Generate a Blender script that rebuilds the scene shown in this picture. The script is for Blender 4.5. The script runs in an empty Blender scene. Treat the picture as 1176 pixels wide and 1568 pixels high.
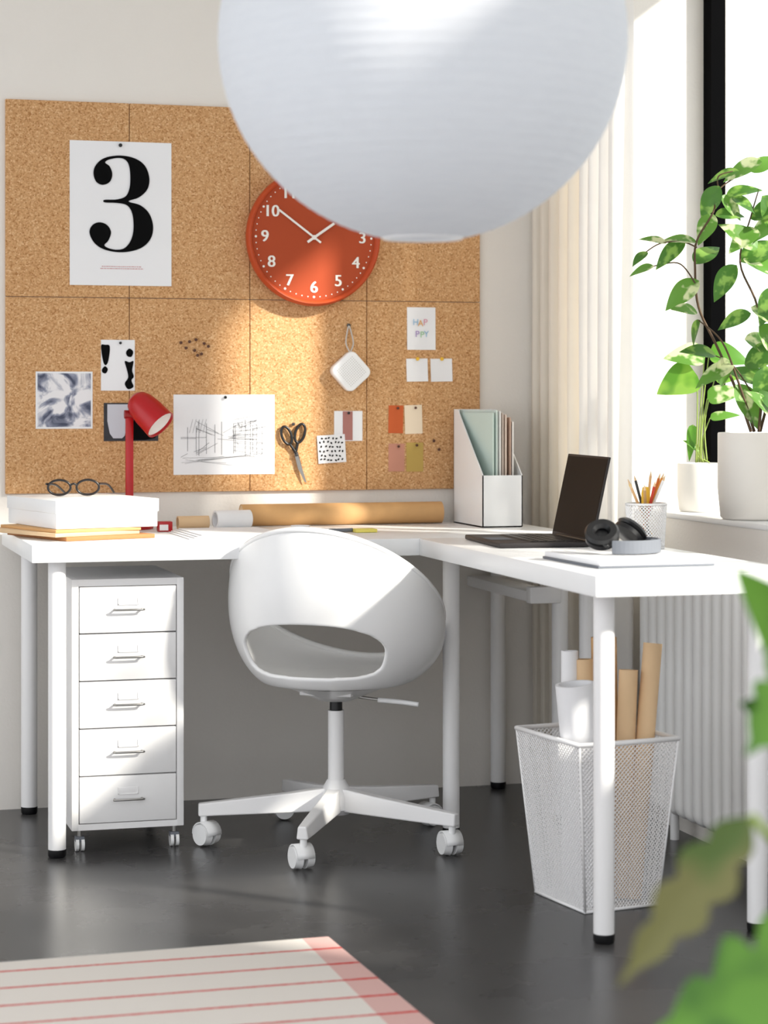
import bpy, bmesh, math, random
from mathutils import Vector, Matrix
random.seed(7)
V=Vector
SC=bpy.context.scene
pi=math.pi

# ------------------------------------------------------------------ helpers
def lin(c):
    c/=255.0
    return c/12.92 if c<=.04045 else ((c+.055)/1.055)**2.4
def rgb(r,g,b): return (lin(r),lin(g),lin(b),1)

def mat(name,col,rough=.5,metal=0,var=.05,scale=8,bump=0,bscale=60,trans=0,spec=.5,emit=None,sheer=0):
    m=bpy.data.materials.new(name); m.use_nodes=True
    nt=m.node_tree; N=nt.nodes; L=nt.links
    b=N['Principled BSDF']; out=N['Material Output']
    b.inputs['Roughness'].default_value=rough; b.inputs['Metallic'].default_value=metal
    b.inputs['Specular IOR Level'].default_value=spec
    tc=N.new('ShaderNodeTexCoord')
    n=N.new('ShaderNodeTexNoise'); n.inputs['Scale'].default_value=scale; n.inputs['Detail'].default_value=3
    L.new(tc.outputs['Object'],n.inputs['Vector'])
    mx=N.new('ShaderNodeMix'); mx.data_type='RGBA'
    mx.inputs[6].default_value=tuple(max(0,c*(1-var)) for c in col[:3])+(1,)
    mx.inputs[7].default_value=tuple(min(1,c*(1+var)) for c in col[:3])+(1,)
    L.new(n.outputs['Fac'],mx.inputs[0]); L.new(mx.outputs[2],b.inputs['Base Color'])
    if bump:
        n2=N.new('ShaderNodeTexNoise'); n2.inputs['Scale'].default_value=bscale; n2.inputs['Detail'].default_value=4
        L.new(tc.outputs['Object'],n2.inputs['Vector'])
        bp=N.new('ShaderNodeBump'); bp.inputs['Strength'].default_value=bump; bp.inputs['Distance'].default_value=.005
        L.new(n2.outputs['Fac'],bp.inputs['Height']); L.new(bp.outputs['Normal'],b.inputs['Normal'])
    if trans:
        t=N.new('ShaderNodeBsdfTranslucent'); L.new(mx.outputs[2],t.inputs['Color'])
        ms=N.new('ShaderNodeMixShader'); ms.inputs[0].default_value=trans
        L.new(b.outputs[0],ms.inputs[1]); L.new(t.outputs[0],ms.inputs[2])
        last=ms
        if sheer:
            tr=N.new('ShaderNodeBsdfTransparent'); m2=N.new('ShaderNodeMixShader'); m2.inputs[0].default_value=sheer
            L.new(ms.outputs[0],m2.inputs[1]); L.new(tr.outputs[0],m2.inputs[2]); last=m2
        L.new(last.outputs[0],out.inputs['Surface'])
    return m

def grp(name,loc=(0,0,0),rz=0,world=True):
    e=bpy.data.objects.new(name,None); SC.collection.objects.link(e)
    e.location=loc; e.empty_display_size=.05
    if not world: e.rotation_euler=(0,0,rz)
    e['w']=1 if world else 0
    return e
def par(o,p):
    if p is not None:
        o.parent=p
        if p['w']: o.matrix_parent_inverse=Matrix.Translation(-V(p.location))
    return o
def M(name,vs,fs,m,p=None,smooth=False):
    me=bpy.data.meshes.new(name); me.from_pydata([tuple(v) for v in vs],[],fs); me.update()
    o=bpy.data.objects.new(name,me); SC.collection.objects.link(o)
    if m:
        for mm in (m if isinstance(m,list) else [m]): me.materials.append(mm)
    if smooth:
        for f in me.polygons: f.use_smooth=True
    return par(o,p)
def BM(name,bm,m,p=None,smooth=False,auto=None):
    bmesh.ops.recalc_face_normals(bm,faces=bm.faces)
    me=bpy.data.meshes.new(name); bm.to_mesh(me); bm.free()
    o=bpy.data.objects.new(name,me); SC.collection.objects.link(o)
    if m: me.materials.append(m)
    if smooth:
        for f in me.polygons: f.use_smooth=True
        if auto:
            me.set_sharp_from_angle(angle=math.radians(auto))
    return par(o,p)
def box(name,x0,x1,y0,y1,z0,z1,m,p=None,bev=0,mtx=None,seg=2):
    bm=bmesh.new(); bmesh.ops.create_cube(bm,size=1)
    for v in bm.verts:
        v.co=V(((x0+x1)/2+v.co.x*(x1-x0),(y0+y1)/2+v.co.y*(y1-y0),(z0+z1)/2+v.co.z*(z1-z0)))
    if bev: bmesh.ops.bevel(bm,geom=list(bm.edges),offset=bev,segments=seg,affect='EDGES',profile=.5)
    if mtx: bmesh.ops.transform(bm,matrix=mtx,verts=bm.verts)
    return BM(name,bm,m,p,smooth=bool(bev),auto=35)
def cyl(name,p0,p1,r0,m,p=None,r1=None,seg=32,caps=True):
    p0,p1=V(p0),V(p1); d=p1-p0; r1=r0 if r1 is None else r1
    bm=bmesh.new()
    bmesh.ops.create_cone(bm,cap_ends=caps,segments=seg,radius1=r0,radius2=r1,depth=d.length)
    q=d.to_track_quat('Z','Y').to_matrix().to_4x4()
    bmesh.ops.transform(bm,matrix=Matrix.Translation((p0+p1)/2)@q,verts=bm.verts)
    return BM(name,bm,m,p,smooth=True,auto=40)
def lathe(name,prof,c,m,p=None,seg=48,mtx=None,auto=45):
    vs=[];fs=[]
    n=len(prof)
    for i in range(seg):
        a=2*pi*i/seg
        for r,z in prof: vs.append(V((r*math.cos(a),r*math.sin(a),z)))
    for i in range(seg):
        j=(i+1)%seg
        for k in range(n-1): fs.append((i*n+k,j*n+k,j*n+k+1,i*n+k+1))
    T=Matrix.Translation(c)
    if mtx: T=T@mtx
    vs=[T@v for v in vs]
    bm=bmesh.new(); bv=[bm.verts.new(v) for v in vs]
    for f in fs:
        try: bm.faces.new([bv[k] for k in f])
        except: pass
    bmesh.ops.remove_doubles(bm,verts=bm.verts,dist=1e-5)
    return BM(name,bm,m,p,smooth=True,auto=auto)
def catmull(pts,n=6,closed=False):
    pts=[V(q) for q in pts]; out=[]; N=len(pts)
    rng=range(N) if closed else range(N-1)
    for i in rng:
        if closed: a,b,c,d=pts[(i-1)%N],pts[i],pts[(i+1)%N],pts[(i+2)%N]
        else: a,b,c,d=pts[max(i-1,0)],pts[i],pts[i+1],pts[min(i+2,N-1)]
        for k in range(n):
            t=k/n
            out.append(.5*((2*b)+(-a+c)*t+(2*a-5*b+4*c-d)*t*t+(-a+3*b-3*c+d)*t**3))
    if not closed: out.append(pts[-1])
    return out
def tube(name,pts,r,m,p=None,seg=10,closed=False,smooth=6,r1=None):
    P=catmull(pts,smooth,closed) if smooth else [V(q) for q in pts]
    n=len(P); vs=[];fs=[]; up=V((0,0,1)); prev=None
    for i in range(n):
        if closed: t=(P[(i+1)%n]-P[i-1]).normalized()
        else: t=(P[min(i+1,n-1)]-P[max(i-1,0)]).normalized()
        if prev is None:
            a=t.cross(up) if abs(t.dot(up))<.9 else t.cross(V((1,0,0)))
        else: a=prev-t*prev.dot(t)
        a.normalize(); prev=a; b=t.cross(a)
        rr=r if r1 is None else r+(r1-r)*i/(n-1)
        for k in range(seg):
            w=2*pi*k/seg; vs.append(P[i]+(a*math.cos(w)+b*math.sin(w))*rr)
    for i in range(n if closed else n-1):
        j=(i+1)%n
        for k in range(seg):
            l=(k+1)%seg; fs.append((i*seg+k,i*seg+l,j*seg+l,j*seg+k))
    if not closed:
        fs.append(tuple(range(seg))[::-1]); fs.append(tuple((n-1)*seg+k for k in range(seg)))
    return M(name,vs,fs,m,p,True)
def sheet(name,x0,x1,z0,z1,y,m,p=None,th=.0006,rot=0,curl=0,nx=8):
    cx,cz=(x0+x1)/2,(z0+z1)/2; vs=[];fs=[]
    for i in range(nx+1):
        for j in range(nx+1):
            a=(x1-x0)*(i/nx-.5); b=(z1-z0)*(j/nx-.5)
            yy=y-curl*((i/nx-.5)**2*4)*(1-j/nx)
            vs.append((cx+a*math.cos(rot)-b*math.sin(rot),yy,cz+a*math.sin(rot)+b*math.cos(rot)))
    for i in range(nx):
        for j in range(nx):
            k=i*(nx+1)+j; fs.append((k,k+nx+1,k+nx+2,k+1))
    o=M(name,vs,fs,m,p)
    md=o.modifiers.new('s','SOLIDIFY'); md.thickness=th; md.offset=-1
    return o
def lines(name,segs,w,y,m,p=None):
    vs=[];fs=[]
    for s in segs:
        a,b=V((s[0],s[1])),V((s[2],s[3])); ww=s[4] if len(s)>4 else w
        d=(b-a)
        if d.length<1e-6: continue
        d.normalize(); n=V((-d.y,d.x))*ww/2; k=len(vs)
        for q in (a-n,b-n,b+n,a+n): vs.append((q.x,y,q.y))
        fs.append((k,k+1,k+2,k+3))
    return M(name,vs,fs,m,p)
def poly(name,pts,y,m,p=None,sm=0):
    if sm: pts=[(q.x,q.y) for q in catmull([V((a,b)) for a,b in pts],sm,True)]
    return M(name,[(a,y,b) for a,b in pts],[tuple(range(len(pts)))],m,p)
def disc(cx,cz,rx,rz=None,n=20,rot=0):
    rz=rz or rx
    return [(cx+rx*math.cos(2*pi*i/n)*math.cos(rot)-rz*math.sin(2*pi*i/n)*math.sin(rot),cz+rx*math.cos(2*pi*i/n)*math.sin(rot)+rz*math.sin(2*pi*i/n)*math.cos(rot)) for i in range(n)]

# ------------------------------------------------------------------ materials
WALL=mat('wall_paint',rgb(237,232,225),.7,bump=.15,bscale=120,var=.02)
CEIL=mat('ceiling_paint',rgb(240,240,238),.8,var=.02)
WHT=mat('white_lacquer',rgb(243,244,245),.35,var=.012)
WHM=mat('white_metal',rgb(244,243,243),.38,var=.012)
WHR=mat('radiator_enamel',rgb(252,251,249),.4,var=.008)
WHP=mat('white_plastic',rgb(247,247,247),.24,var=.008)
PAPER=mat('paper_white',rgb(242,242,244),.8,var=.02)
KRAFT=mat('kraft_paper',rgb(208,162,108),.75,var=.08,scale=30)
KRAFT2=mat('kraft_light',rgb(230,196,154),.75,var=.05,scale=20)
BLK=mat('black_ink',rgb(8,8,9),.8,spec=.1)
BLKP=mat('black_plastic',rgb(18,18,20),.35)
BLKF=mat('black_frame',rgb(4,4,5),.9,spec=.05)
RED=mat('red_enamel',rgb(178,8,18),.3)
REDD=mat('red_dark',rgb(150,10,16),.35)
ORG=mat('clock_orange',rgb(190,76,38),.45,spec=.3)
ORGF=mat('clock_face_orange',rgb(176,76,44),.7,var=.02,spec=.2)
WINK=mat('white_ink',rgb(245,240,232),.6)
STEEL=mat('steel',rgb(170,168,165),.28,metal=1)
STEELD=mat('steel_dark',rgb(90,88,86),.3,metal=.9)
PINB=mat('pin_brown',rgb(84,42,20),.4)
CORD=mat('cord_grey',rgb(200,195,188),.7)
GREY=mat('grey_fabric',rgb(112,116,124),.7,var=.08)
STEM=mat('stem_brown',rgb(92,70,50),.7,var=.2,scale=40)
STEMG=mat('stem_green',rgb(140,160,76),.6,var=.1)
SOIL=mat('soil',rgb(60,44,32),.95,var=.3,scale=80)
POT=mat('pot_ceramic',rgb(244,239,231),.5,var=.01)

def cork():
    m=bpy.data.materials.new('cork'); m.use_nodes=True; nt=m.node_tree;N=nt.nodes;L=nt.links;b=N['Principled BSDF']
    b.inputs['Roughness'].default_value=.85; b.inputs['Specular IOR Level'].default_value=.15
    tc=N.new('ShaderNodeTexCoord')
    v=N.new('ShaderNodeTexVoronoi'); v.inputs['Scale'].default_value=280
    L.new(tc.outputs['Object'],v.inputs['Vector'])
    sp=N.new('ShaderNodeSeparateColor'); L.new(v.outputs['Color'],sp.inputs[0])
    r=N.new('ShaderNodeValToRGB'); e=r.color_ramp.elements
    e[0].position=0; e[0].color=rgb(172,120,72)
    e[1].position=1; e[1].color=rgb(230,192,148)
    for ps,c in ((.1,rgb(188,140,92)),(.3,rgb(206,158,110)),(.8,rgb(214,168,120))):
        q=e.new(ps); q.color=c
    L.new(sp.outputs[0],r.inputs[0])
    n=N.new('ShaderNodeTexNoise'); n.inputs['Scale'].default_value=150; n.inputs['Detail'].default_value=3
    L.new(tc.outputs['Object'],n.inputs['Vector'])
    mx=N.new('ShaderNodeMix'); mx.data_type='RGBA'; mx.blend_type='MULTIPLY'; mx.inputs[0].default_value=.24
    r2=N.new('ShaderNodeValToRGB'); r2.color_ramp.elements[0].position=.35; r2.color_ramp.elements[0].color=(.6,.52,.45,1); r2.color_ramp.elements[1].position=.55; r2.color_ramp.elements[1].color=(1,1,1,1)
    L.new(n.outputs['Fac'],r2.inputs[0]); L.new(r.outputs[0],mx.inputs[6]); L.new(r2.outputs[0],mx.inputs[7])
    L.new(mx.outputs[2],b.inputs['Base Color'])
    return m
CORK=cork()
def floor_mat():
    m=bpy.data.materials.new('floor_concrete'); m.use_nodes=True; nt=m.node_tree;N=nt.nodes;L=nt.links;b=N['Principled BSDF']
    tc=N.new('ShaderNodeTexCoord')
    n=N.new('ShaderNodeTexNoise'); n.inputs['Scale'].default_value=2.2; n.inputs['Detail'].default_value=9; n.inputs['Roughness'].default_value=.65
    L.new(tc.outputs['Object'],n.inputs['Vector'])
    r=N.new('ShaderNodeValToRGB'); r.color_ramp.elements[0].position=.3; r.color_ramp.elements[0].color=rgb(44,43,44); r.color_ramp.elements[1].position=.72; r.color_ramp.elements[1].color=rgb(76,75,75)
    L.new(n.outputs['Fac'],r.inputs[0]); L.new(r.outputs[0],b.inputs['Base Color'])
    r2=N.new('ShaderNodeMapRange'); r2.inputs[3].default_value=.2; r2.inputs[4].default_value=.36
    L.new(n.outputs['Fac'],r2.inputs[0]); L.new(r2.outputs[0],b.inputs['Roughness'])
    b.inputs['Specular IOR Level'].default_value=.55
    return m
FLOOR=floor_mat()

# ------------------------------------------------------------------ room
XW=1.715
box('floor',-3,2.1,-8,0.1,-.1,0,FLOOR)
box('wall_back',-3,2.1,0,.12,0,2.8,WALL)
box('ceiling',-3,2.1,-4.2,.12,2.8,2.9,CEIL)
wr=grp('wall_right',(1.9,-3,0))
box('lower',XW,2.06,-8,0,0,.835,WALL,wr)
box('upper',XW,2.06,-8,0,2.5,2.8,WALL,wr)
box('pier_corner',XW,2.06,-.34,0,.835,2.5,WALL,wr)
box('sun_blocker_pier',XW,2.06,-1.70,-1.45,.835,2.5,WALL,wr)  # unseen pier, added between the windows to break the sun into patches
box('pier_near',XW,2.06,-8,-3.4,.835,2.5,WALL,wr)
box('trim_sill',XW-.004,1.98,-3.4,-.335,.8352,.85,WHT,bev=.003)
def window(name,y0,y1):
    g=grp(name,(2.0,(y0+y1)/2,1.6))
    x0,x1=1.985,2.03
    box('frame_far',x0,x1,y1-.055,y1,.85,2.5,BLKF,g)
    box('frame_near',x0,x1,y0,y0+.055,.85,2.5,BLKF,g)
    box('frame_bottom',x0,x1,y0+.055,y1-.055,.85,.9,BLKF,g)
    box('frame_top',x0,x1,y0+.055,y1-.055,2.45,2.5,BLKF,g)
    gm=bpy.data.materials.get('window_glass')
    if not gm:
        gm=bpy.data.materials.new('window_glass'); gm.use_nodes=True; nt=gm.node_tree
        nt.nodes.remove(nt.nodes['Principled BSDF'])
        t=nt.nodes.new('ShaderNodeBsdfTransparent'); t.inputs[0].default_value=(.96,.98,.97,1)
        gl=nt.nodes.new('ShaderNodeBsdfGlossy'); gl.inputs['Roughness'].default_value=.02
        mx=nt.nodes.new('ShaderNodeMixShader'); mx.inputs[0].default_value=.05
        nt.links.new(t.outputs[0],mx.inputs[1]); nt.links.new(gl.outputs[0],mx.inputs[2]); nt.links.new(mx.outputs[0],nt.nodes['Material Output'].inputs[0])
    M('glass',[(2.008,y0+.055,.9),(2.008,y1-.055,.9),(2.008,y1-.055,2.45),(2.008,y0+.055,2.45)],[(0,1,2,3)],gm,g)
window('window_1',-1.45,-.34)
window('window_2',-3.4,-1.70)

# ------------------------------------------------------------------ cork board
g=grp('cork_board',(.7,0,1.45))
k=0
for i in range(4):
    for j in range(2):
        k+=1
        x0=.352*i; z0=.89+.557*j
        box('tile_%d'%k,x0+.0008,x0+.3508,-.013,-.0004,z0+.0008,z0+.5562,CORK,g,bev=.0012,seg=1)
YB=-.0135
def pin(name,x,z,m,p=None,y=YB,r=.0055):
    if p is None: p=grp(name,(x,y,z)); name='head'
    R=Matrix.Rotation(pi/2,4,'X')
    lathe(name,[(0,0),(r*.55,.0),(r*.5,.003),(r,.0045),(r*.95,.007),(0,.008)],(x,y,z),m,p,seg=16,mtx=R)
    return p

# poster with numeral
g=grp('number_poster',(.328,YB,1.69))
sheet('paper',.181,.473,1.482,1.893,YB-.0008,PAPER,g,curl=.001)
P3=[(143,265),(147,252),(160,241),(183,236.5),(206,240),(222,251),(229,270),(226,288),(213,301),(197,307.5),(215,313),(229,326),(235,347),(230,367),(214,381),(188,387),(162,384),(145,374),(137,358),(141,346),(152,341),(164,345),(170,356),(166,369),(160,377),(172,382.5),(187,382),(197,374),(203,360),(204.5,343),(202,325),(194,313.5),(178,310.5),(160,310),(160,306),(178,305),(192,300),(198,288),(199.5,272),(198,254),(193,244),(183,240.5),(168,243),(161,248),(168,254),(172,266),(168,278),(157,283),(147,278)]
P3=[(.237+(a-137)/98*.183,1.854-(b-236)/151*.277) for a,b in P3]
poly('numeral_three',P3,YB-.0028,BLK,g,sm=5)
PINKI=mat('caption_ink',rgb(200,120,120),.8)
sg=[]
for r_,(a,b) in enumerate(((.272,.385),(.268,.392))):
    x=a
    while x<b:
        w=random.uniform(.003,.009); sg.append((x,1.536-r_*.006,min(x+w,b),1.536-r_*.006)); x+=w+.0018
lines('caption',sg,.0016,YB-.0028,PINKI,g)
pin('pin',.325,1.882,BLKP,g,y=YB-.001)

# clock
g=grp('wall_clock',(.89,-.014,1.626))
cx,cz=.886,1.628
RX=Matrix.Rotation(pi/2,4,'X')
lathe('case',[(0,0),(.188,0),(.198,.012),(.2,.03),(.198,.045),(.193,.05),(.188,.048),(.183,.036),(0,.036)],(cx,-.0137,cz),ORG,g,seg=96,mtx=RX,auto=60)
yf=-.0137-.0365
poly('dial',disc(cx,cz,.183,n=72),yf,ORGF,g)
vs=[];fs=[]
for i in range(60):
    a=2*pi*i/60; rr=.173; k=len(vs)
    for q in disc(0,0,.0036 if i%5==0 else .0019,n=8): vs.append((cx+math.sin(a)*rr+q[0],yf-.0008,cz+math.cos(a)*rr+q[1]))
    fs.append(tuple(range(k,k+8)))
M('minute_marks',vs,fs,WINK,g)
for h in range(1,13):
    a=2*pi*h/12
    for q_,dx in enumerate((-.0012,0,.0012)):
        cu=bpy.data.curves.new('numeral_%d'%h,'FONT'); cu.body=str(h); cu.size=.047; cu.align_x='CENTER'; cu.align_y='CENTER'
        o=bpy.data.objects.new('numeral_%d_%d'%(h,q_),cu); SC.collection.objects.link(o); cu.materials.append(WINK)
        o.location=(cx+math.sin(a)*.146+dx,yf-.001-.0003*q_,cz+math.cos(a)*.146); o.rotation_euler=(pi/2,0,0); par(o,g)
def hand(name,dx,dz,w,y,tail):
    d=V((dx,dz)); e=d.normalized()
    lines(name,[(cx-e.x*tail,cz-e.y*tail,cx+dx,cz+dz)],w,y,WINK,g)
hand('minute_hand',-.105,.078,.006,yf-.004,.025)
hand('hour_hand',.06,.042,.0075,yf-.006,.025)
pin('hub',cx,cz,WINK,g,y=yf,r=.007)

# art prints
MARB=bpy.data.materials.new('ink_wash_art'); MARB.use_nodes=True
nt=MARB.node_tree;b=nt.nodes['Principled BSDF'];b.inputs['Roughness'].default_value=.7
tc=nt.nodes.new('ShaderNodeTexCoord'); n=nt.nodes.new('ShaderNodeTexNoise'); n.inputs['Scale'].default_value=14; n.inputs['Detail'].default_value=6; n.inputs['Distortion'].default_value=1.5
r=nt.nodes.new('ShaderNodeValToRGB'); r.color_ramp.elements[0].position=.38; r.color_ramp.elements[0].color=rgb(70,76,98); r.color_ramp.elements[1].position=.56; r.color_ramp.elements[1].color=rgb(236,234,236)
q=r.color_ramp.elements.new(.47); q.color=rgb(150,154,172)
nt.links.new(tc.outputs['Object'],n.inputs['Vector']);nt.links.new(n.outputs['Fac'],r.inputs[0]);nt.links.new(r.outputs[0],b.inputs['Base Color'])
g=grp('ink_wash_print',(.165,YB,1.155))
sheet('paper',.085,.246,1.074,1.236,YB-.0008,PAPER,g)
sheet('image',.09,.241,1.079,1.231,YB-.0016,MARB,g,th=.0003)
g=grp('brush_stroke_print',(.318,YB,1.255))
sheet('paper',.27,.367,1.182,1.327,YB-.0008,PAPER,g)
def BP(pts,nm): poly(nm,[(.27+a*.097,1.327-b*.145) for a,b in pts],YB-.0022,BLK,g,sm=4)
BP([(.0,.12),(.12,.1),(.26,.13),(.22,.4),(.14,.5),(.06,.42)],'stroke_1')
BP([(.03,.58),(.12,.52),(.2,.58),(.14,.66),(.04,.64)],'stroke_2')
BP([(.74,.24),(.84,.17),(.95,.23),(.9,.33),(.78,.32)],'stroke_3')
BP([(.70,.42),(.84,.44),(.96,.42),(.92,.6),(.97,.72),(.9,.8),(.96,.92),(.8,.97),(.7,.86),(.8,.74),(.76,.58)],'stroke_4')
pin('pin',.325,1.318,BLKP,g,y=YB-.001,r=.004)
DARK=mat('photo_dark',rgb(44,44,50),.5,var=.4,scale=30)
g=grp('photo_print',(.356,YB,1.09))
sheet('paper',.278,.435,1.038,1.147,YB-.0008,DARK,g)
poly('image_light',[(.305,1.046),(.33,1.046),(.335,1.05),(.352,1.075),(.36,1.1),(.35,1.143),(.288,1.143),(.288,1.095),(.295,1.06)],YB-.0022,mat('photo_light',rgb(205,206,215),.6),g)
poly('image_black',[(.34,1.046),(.425,1.046),(.428,1.09),(.39,1.12),(.36,1.09)],YB-.0024,BLK,g,sm=3)

# architectural drawing
g=grp('architectural_drawing',(.63,YB,1.055))
sheet('paper',.479,.777,.94,1.171,YB-.0008,PAPER,g)
INK=mat('pencil_ink',rgb(104,104,110),.8)
sg=[]; cxp,czp=.60,1.045
def rl(a,b,c,d,w=.0009): sg.append((a,b,c,d,w))
for x in (.52,.545,.553,.575,.6,.62,.655,.66,.69,.705,.712,.724,.74):
    h=random.uniform(.03,.06); rl(x,1.03-h*.7,x,1.045+h,.0011)
for i in range(34):
    x=random.choice((.52,.545,.575,.655,.69,.712,.724,.69,.724)); z=random.uniform(.99,1.1)
    x2=x+random.choice((-1,1))*random.uniform(.03,.08); x2=min(max(x2,.5),.755)
    t=(x2-x)/(cxp-x) if abs(cxp-x)>.02 else .2
    rl(x,z,x2,z+(czp-z)*max(-.5,min(t,.7)),.0008)
for i in range(8): rl(random.uniform(.5,.56),random.uniform(.965,1.0),random.uniform(.6,.75),random.uniform(.965,1.0),.0006)
for i in range(9):
    z=1.01+.011*i; rl(.655,z,.724,z+.004*(i-4)*.8,.0008)
for i in range(5): rl(.525+.01*i,1.06,.535+.01*i,1.10,.0007)
for i in range(9):
    a=random.uniform(.64,.73); c=random.uniform(1.0,1.09); q=[(a+random.uniform(-.012,.012),c+random.uniform(-.02,.02)) for _ in range(4)]
    for u_,w_ in zip(q,q[1:]): rl(u_[0],u_[1],w_[0],w_[1],.0006)
lines('pencil_lines',sg,.0008,YB-.0022,INK,g)
pin('pin',.63,1.163,BLKP,g,y=YB-.001,r=.0045)

# loose pins
g=grp('pushpins',(.54,YB,1.31))
for i,(x,z) in enumerate([(.5,1.32),(.525,1.323),(.544,1.329),(.568,1.318),(.515,1.305),(.58,1.31),(.54,1.298),(.56,1.288),(.549,1.284),(1.261,1.034),(1.277,1.008)]):
    pin('pin_%d'%(i+1),x,z,PINB,g,r=.0045)

# hanging speaker
g=grp('hanging_speaker',(1.0,YB,1.24))
bm=bmesh.new(); bmesh.ops.create_cube(bm,size=1)
for v in bm.verts: v.co=V((v.co.x*.094,v.co.y*.032,v.co.z*.094))
ed=[e for e in bm.edges if abs((e.verts[0].co-e.verts[1].co).y)>.01]
bmesh.ops.bevel(bm,geom=ed,offset=.02,segments=6,affect='EDGES',profile=.5)
ed=[e for e in bm.edges if abs(e.verts[0].co.y-e.verts[1].co.y)<1e-4]
bmesh.ops.bevel(bm,geom=ed,offset=.005,segments=3,affect='EDGES',profile=.5)
bmesh.ops.transform(bm,matrix=Matrix.Translation((1.0,-.031,1.239))@Matrix.Rotation(pi/4+.05,4,'Y'),verts=bm.verts)
BM('body',bm,WHP,g,True,40)
DOTS=mat('grille_grey',rgb(196,192,187),.6)
vs=[];fs=[]
for i in range(-5,6):
    for j in range(-5,6):
        a,b=i*.006,j*.006; c=math.cos(pi/4+.05); s=math.sin(pi/4+.05)
        px,pz=1.0+a*c+b*s,1.239-a*s+b*c; kk=len(vs)
        for q in disc(px,pz,.0015,n=6): vs.append((q[0],-.0474,q[1]))
        fs.append(tuple(range(kk,kk+6)))
M('grille',vs,fs,DOTS,g)
tube('strap',[(1.0,-.03,1.295),(.988,-.03,1.32),(.992,-.025,1.35),(.999,-.022,1.372),(1.006,-.025,1.35),(1.01,-.03,1.32),(1.002,-.03,1.297)],.0022,CORD,g,seg=8)
pin('pin',.999,1.374,STEELD,g,r=.006)

# notes and swatches
g=grp('lettered_card',(1.22,YB,1.366))
sheet('paper',1.179,1.267,1.304,1.43,YB-.0008,PAPER,g,curl=.002)
cols=[rgb(150,190,220),rgb(230,170,90),rgb(220,150,170),rgb(170,140,200),rgb(150,200,150)]
cm=[mat('letter_ink_%d'%i,c,.8) for i,c in enumerate(cols)]
for i,(ch,x,z) in enumerate([('H',1.205,1.385),('A',1.22,1.382),('P',1.235,1.385),('P',1.21,1.35),('P',1.225,1.348),('Y',1.238,1.35)]):
    cu=bpy.data.curves.new('letter','FONT'); cu.body=ch; cu.size=.026; cu.align_x='CENTER'; cu.align_y='CENTER'
    o=bpy.data.objects.new('letter_%d'%i,cu); SC.collection.objects.link(o); cu.materials.append(cm[i%5]); o.location=(x,YB-.004,z); o.rotation_euler=(pi/2,0,random.uniform(-.1,.1)); par(o,g)
YEL=mat('pin_yellow',rgb(240,190,50),.4)
for nm,x0,x1 in (('a',1.177,1.243),('b',1.252,1.319)):
    g=grp('note_card',((x0+x1)/2,YB,1.244)); sheet('paper',x0,x1,1.21,1.278,YB-.0008,PAPER,g,curl=.003,rot=random.uniform(-.02,.02)); pin('pin',(x0+x1)/2,1.277,YEL,g,y=YB-.001)
for nm,x0,x1,z0,z1,c in (('o',1.122,1.167,1.057,1.139,rgb(208,98,48)),('c',1.172,1.226,1.055,1.14,rgb(240,222,196)),('p',1.122,1.171,.944,1.026,rgb(202,142,120)),('y',1.177,1.229,.943,1.029,rgb(190,160,84))):
    g=grp('paint_swatch',((x0+x1)/2,YB,z0+.04)); sheet('card',x0,x1,z0,z1,YB-.0008,mat('swatch_'+nm,c,.8,var=.02),g,rot=random.uniform(-.03,.03)); pin('pin',(x0+x1)/2+.005,z1-.008,PINB,g,y=YB-.001,r=.004)
g=grp('striped_card',(1.0,YB,1.08))
sheet('card',.956,1.042,1.035,1.123,YB-.001,PAPER,g,th=.0004); sheet('stripe',.982,1.012,1.037,1.122,YB-.0018,mat('mauve',rgb(176,120,112),.8),g,th=.0003); pin('pin',.999,1.117,BLKP,g,y=YB-.001,r=.004)
g=grp('dotted_card',(.948,YB,1.01))
sheet('card',.906,.99,.971,1.053,YB-.003,PAPER,g,th=.0004,rot=.06)
vs=[];fs=[]
for i in range(7):
    for j in range(6):
        px=.914+i*.0112+random.uniform(-.002,.002)+(j%2)*.004; pz=.98+j*.0128+random.uniform(-.002,.002)
        if px>.984: continue
        kk=len(vs)
        for q in disc(px,pz,.0036,.0024,n=10,rot=random.uniform(0,3)): vs.append((q[0],YB-.0047,q[1]))
        fs.append(tuple(range(kk,kk+10)))
M('dots',vs,fs,BLK,g)

# scissors
g=grp('scissors',(.83,YB,1.0))
y=-.022
def ring(n,cx_,cz_,a,b,rot): tube(n,[(q[0],y,q[1]) for q in disc(cx_,cz_,a,b,n=12,rot=rot)],.0042,BLKP,g,closed=True,smooth=3)
ring('handle_1',.811,1.052,.014,.027,.35); ring('handle_2',.851,1.058,.014,.028,-.28)
tube('shank_1',[(.82,y,1.028),(.834,y,1.008),(.84,y,.998)],.0042,BLKP,g); tube('shank_2',[(.845,y,1.032),(.84,y,1.01),(.836,y,.998)],.0042,BLKP,g)
poly('blade_1',[(.832,1.006),(.842,1.004),(.871,.914),(.864,.918),(.845,.955)],y-.001,STEEL,g)
poly('blade_2',[(.834,1.0),(.845,1.004),(.857,.96),(.868,.912),(.853,.94)],y+.001,STEELD,g)
pin('screw',.84,.995,STEELD,g,y=y,r=.004); pin('pin',.832,1.085,STEELD,g,r=.005)

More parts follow.
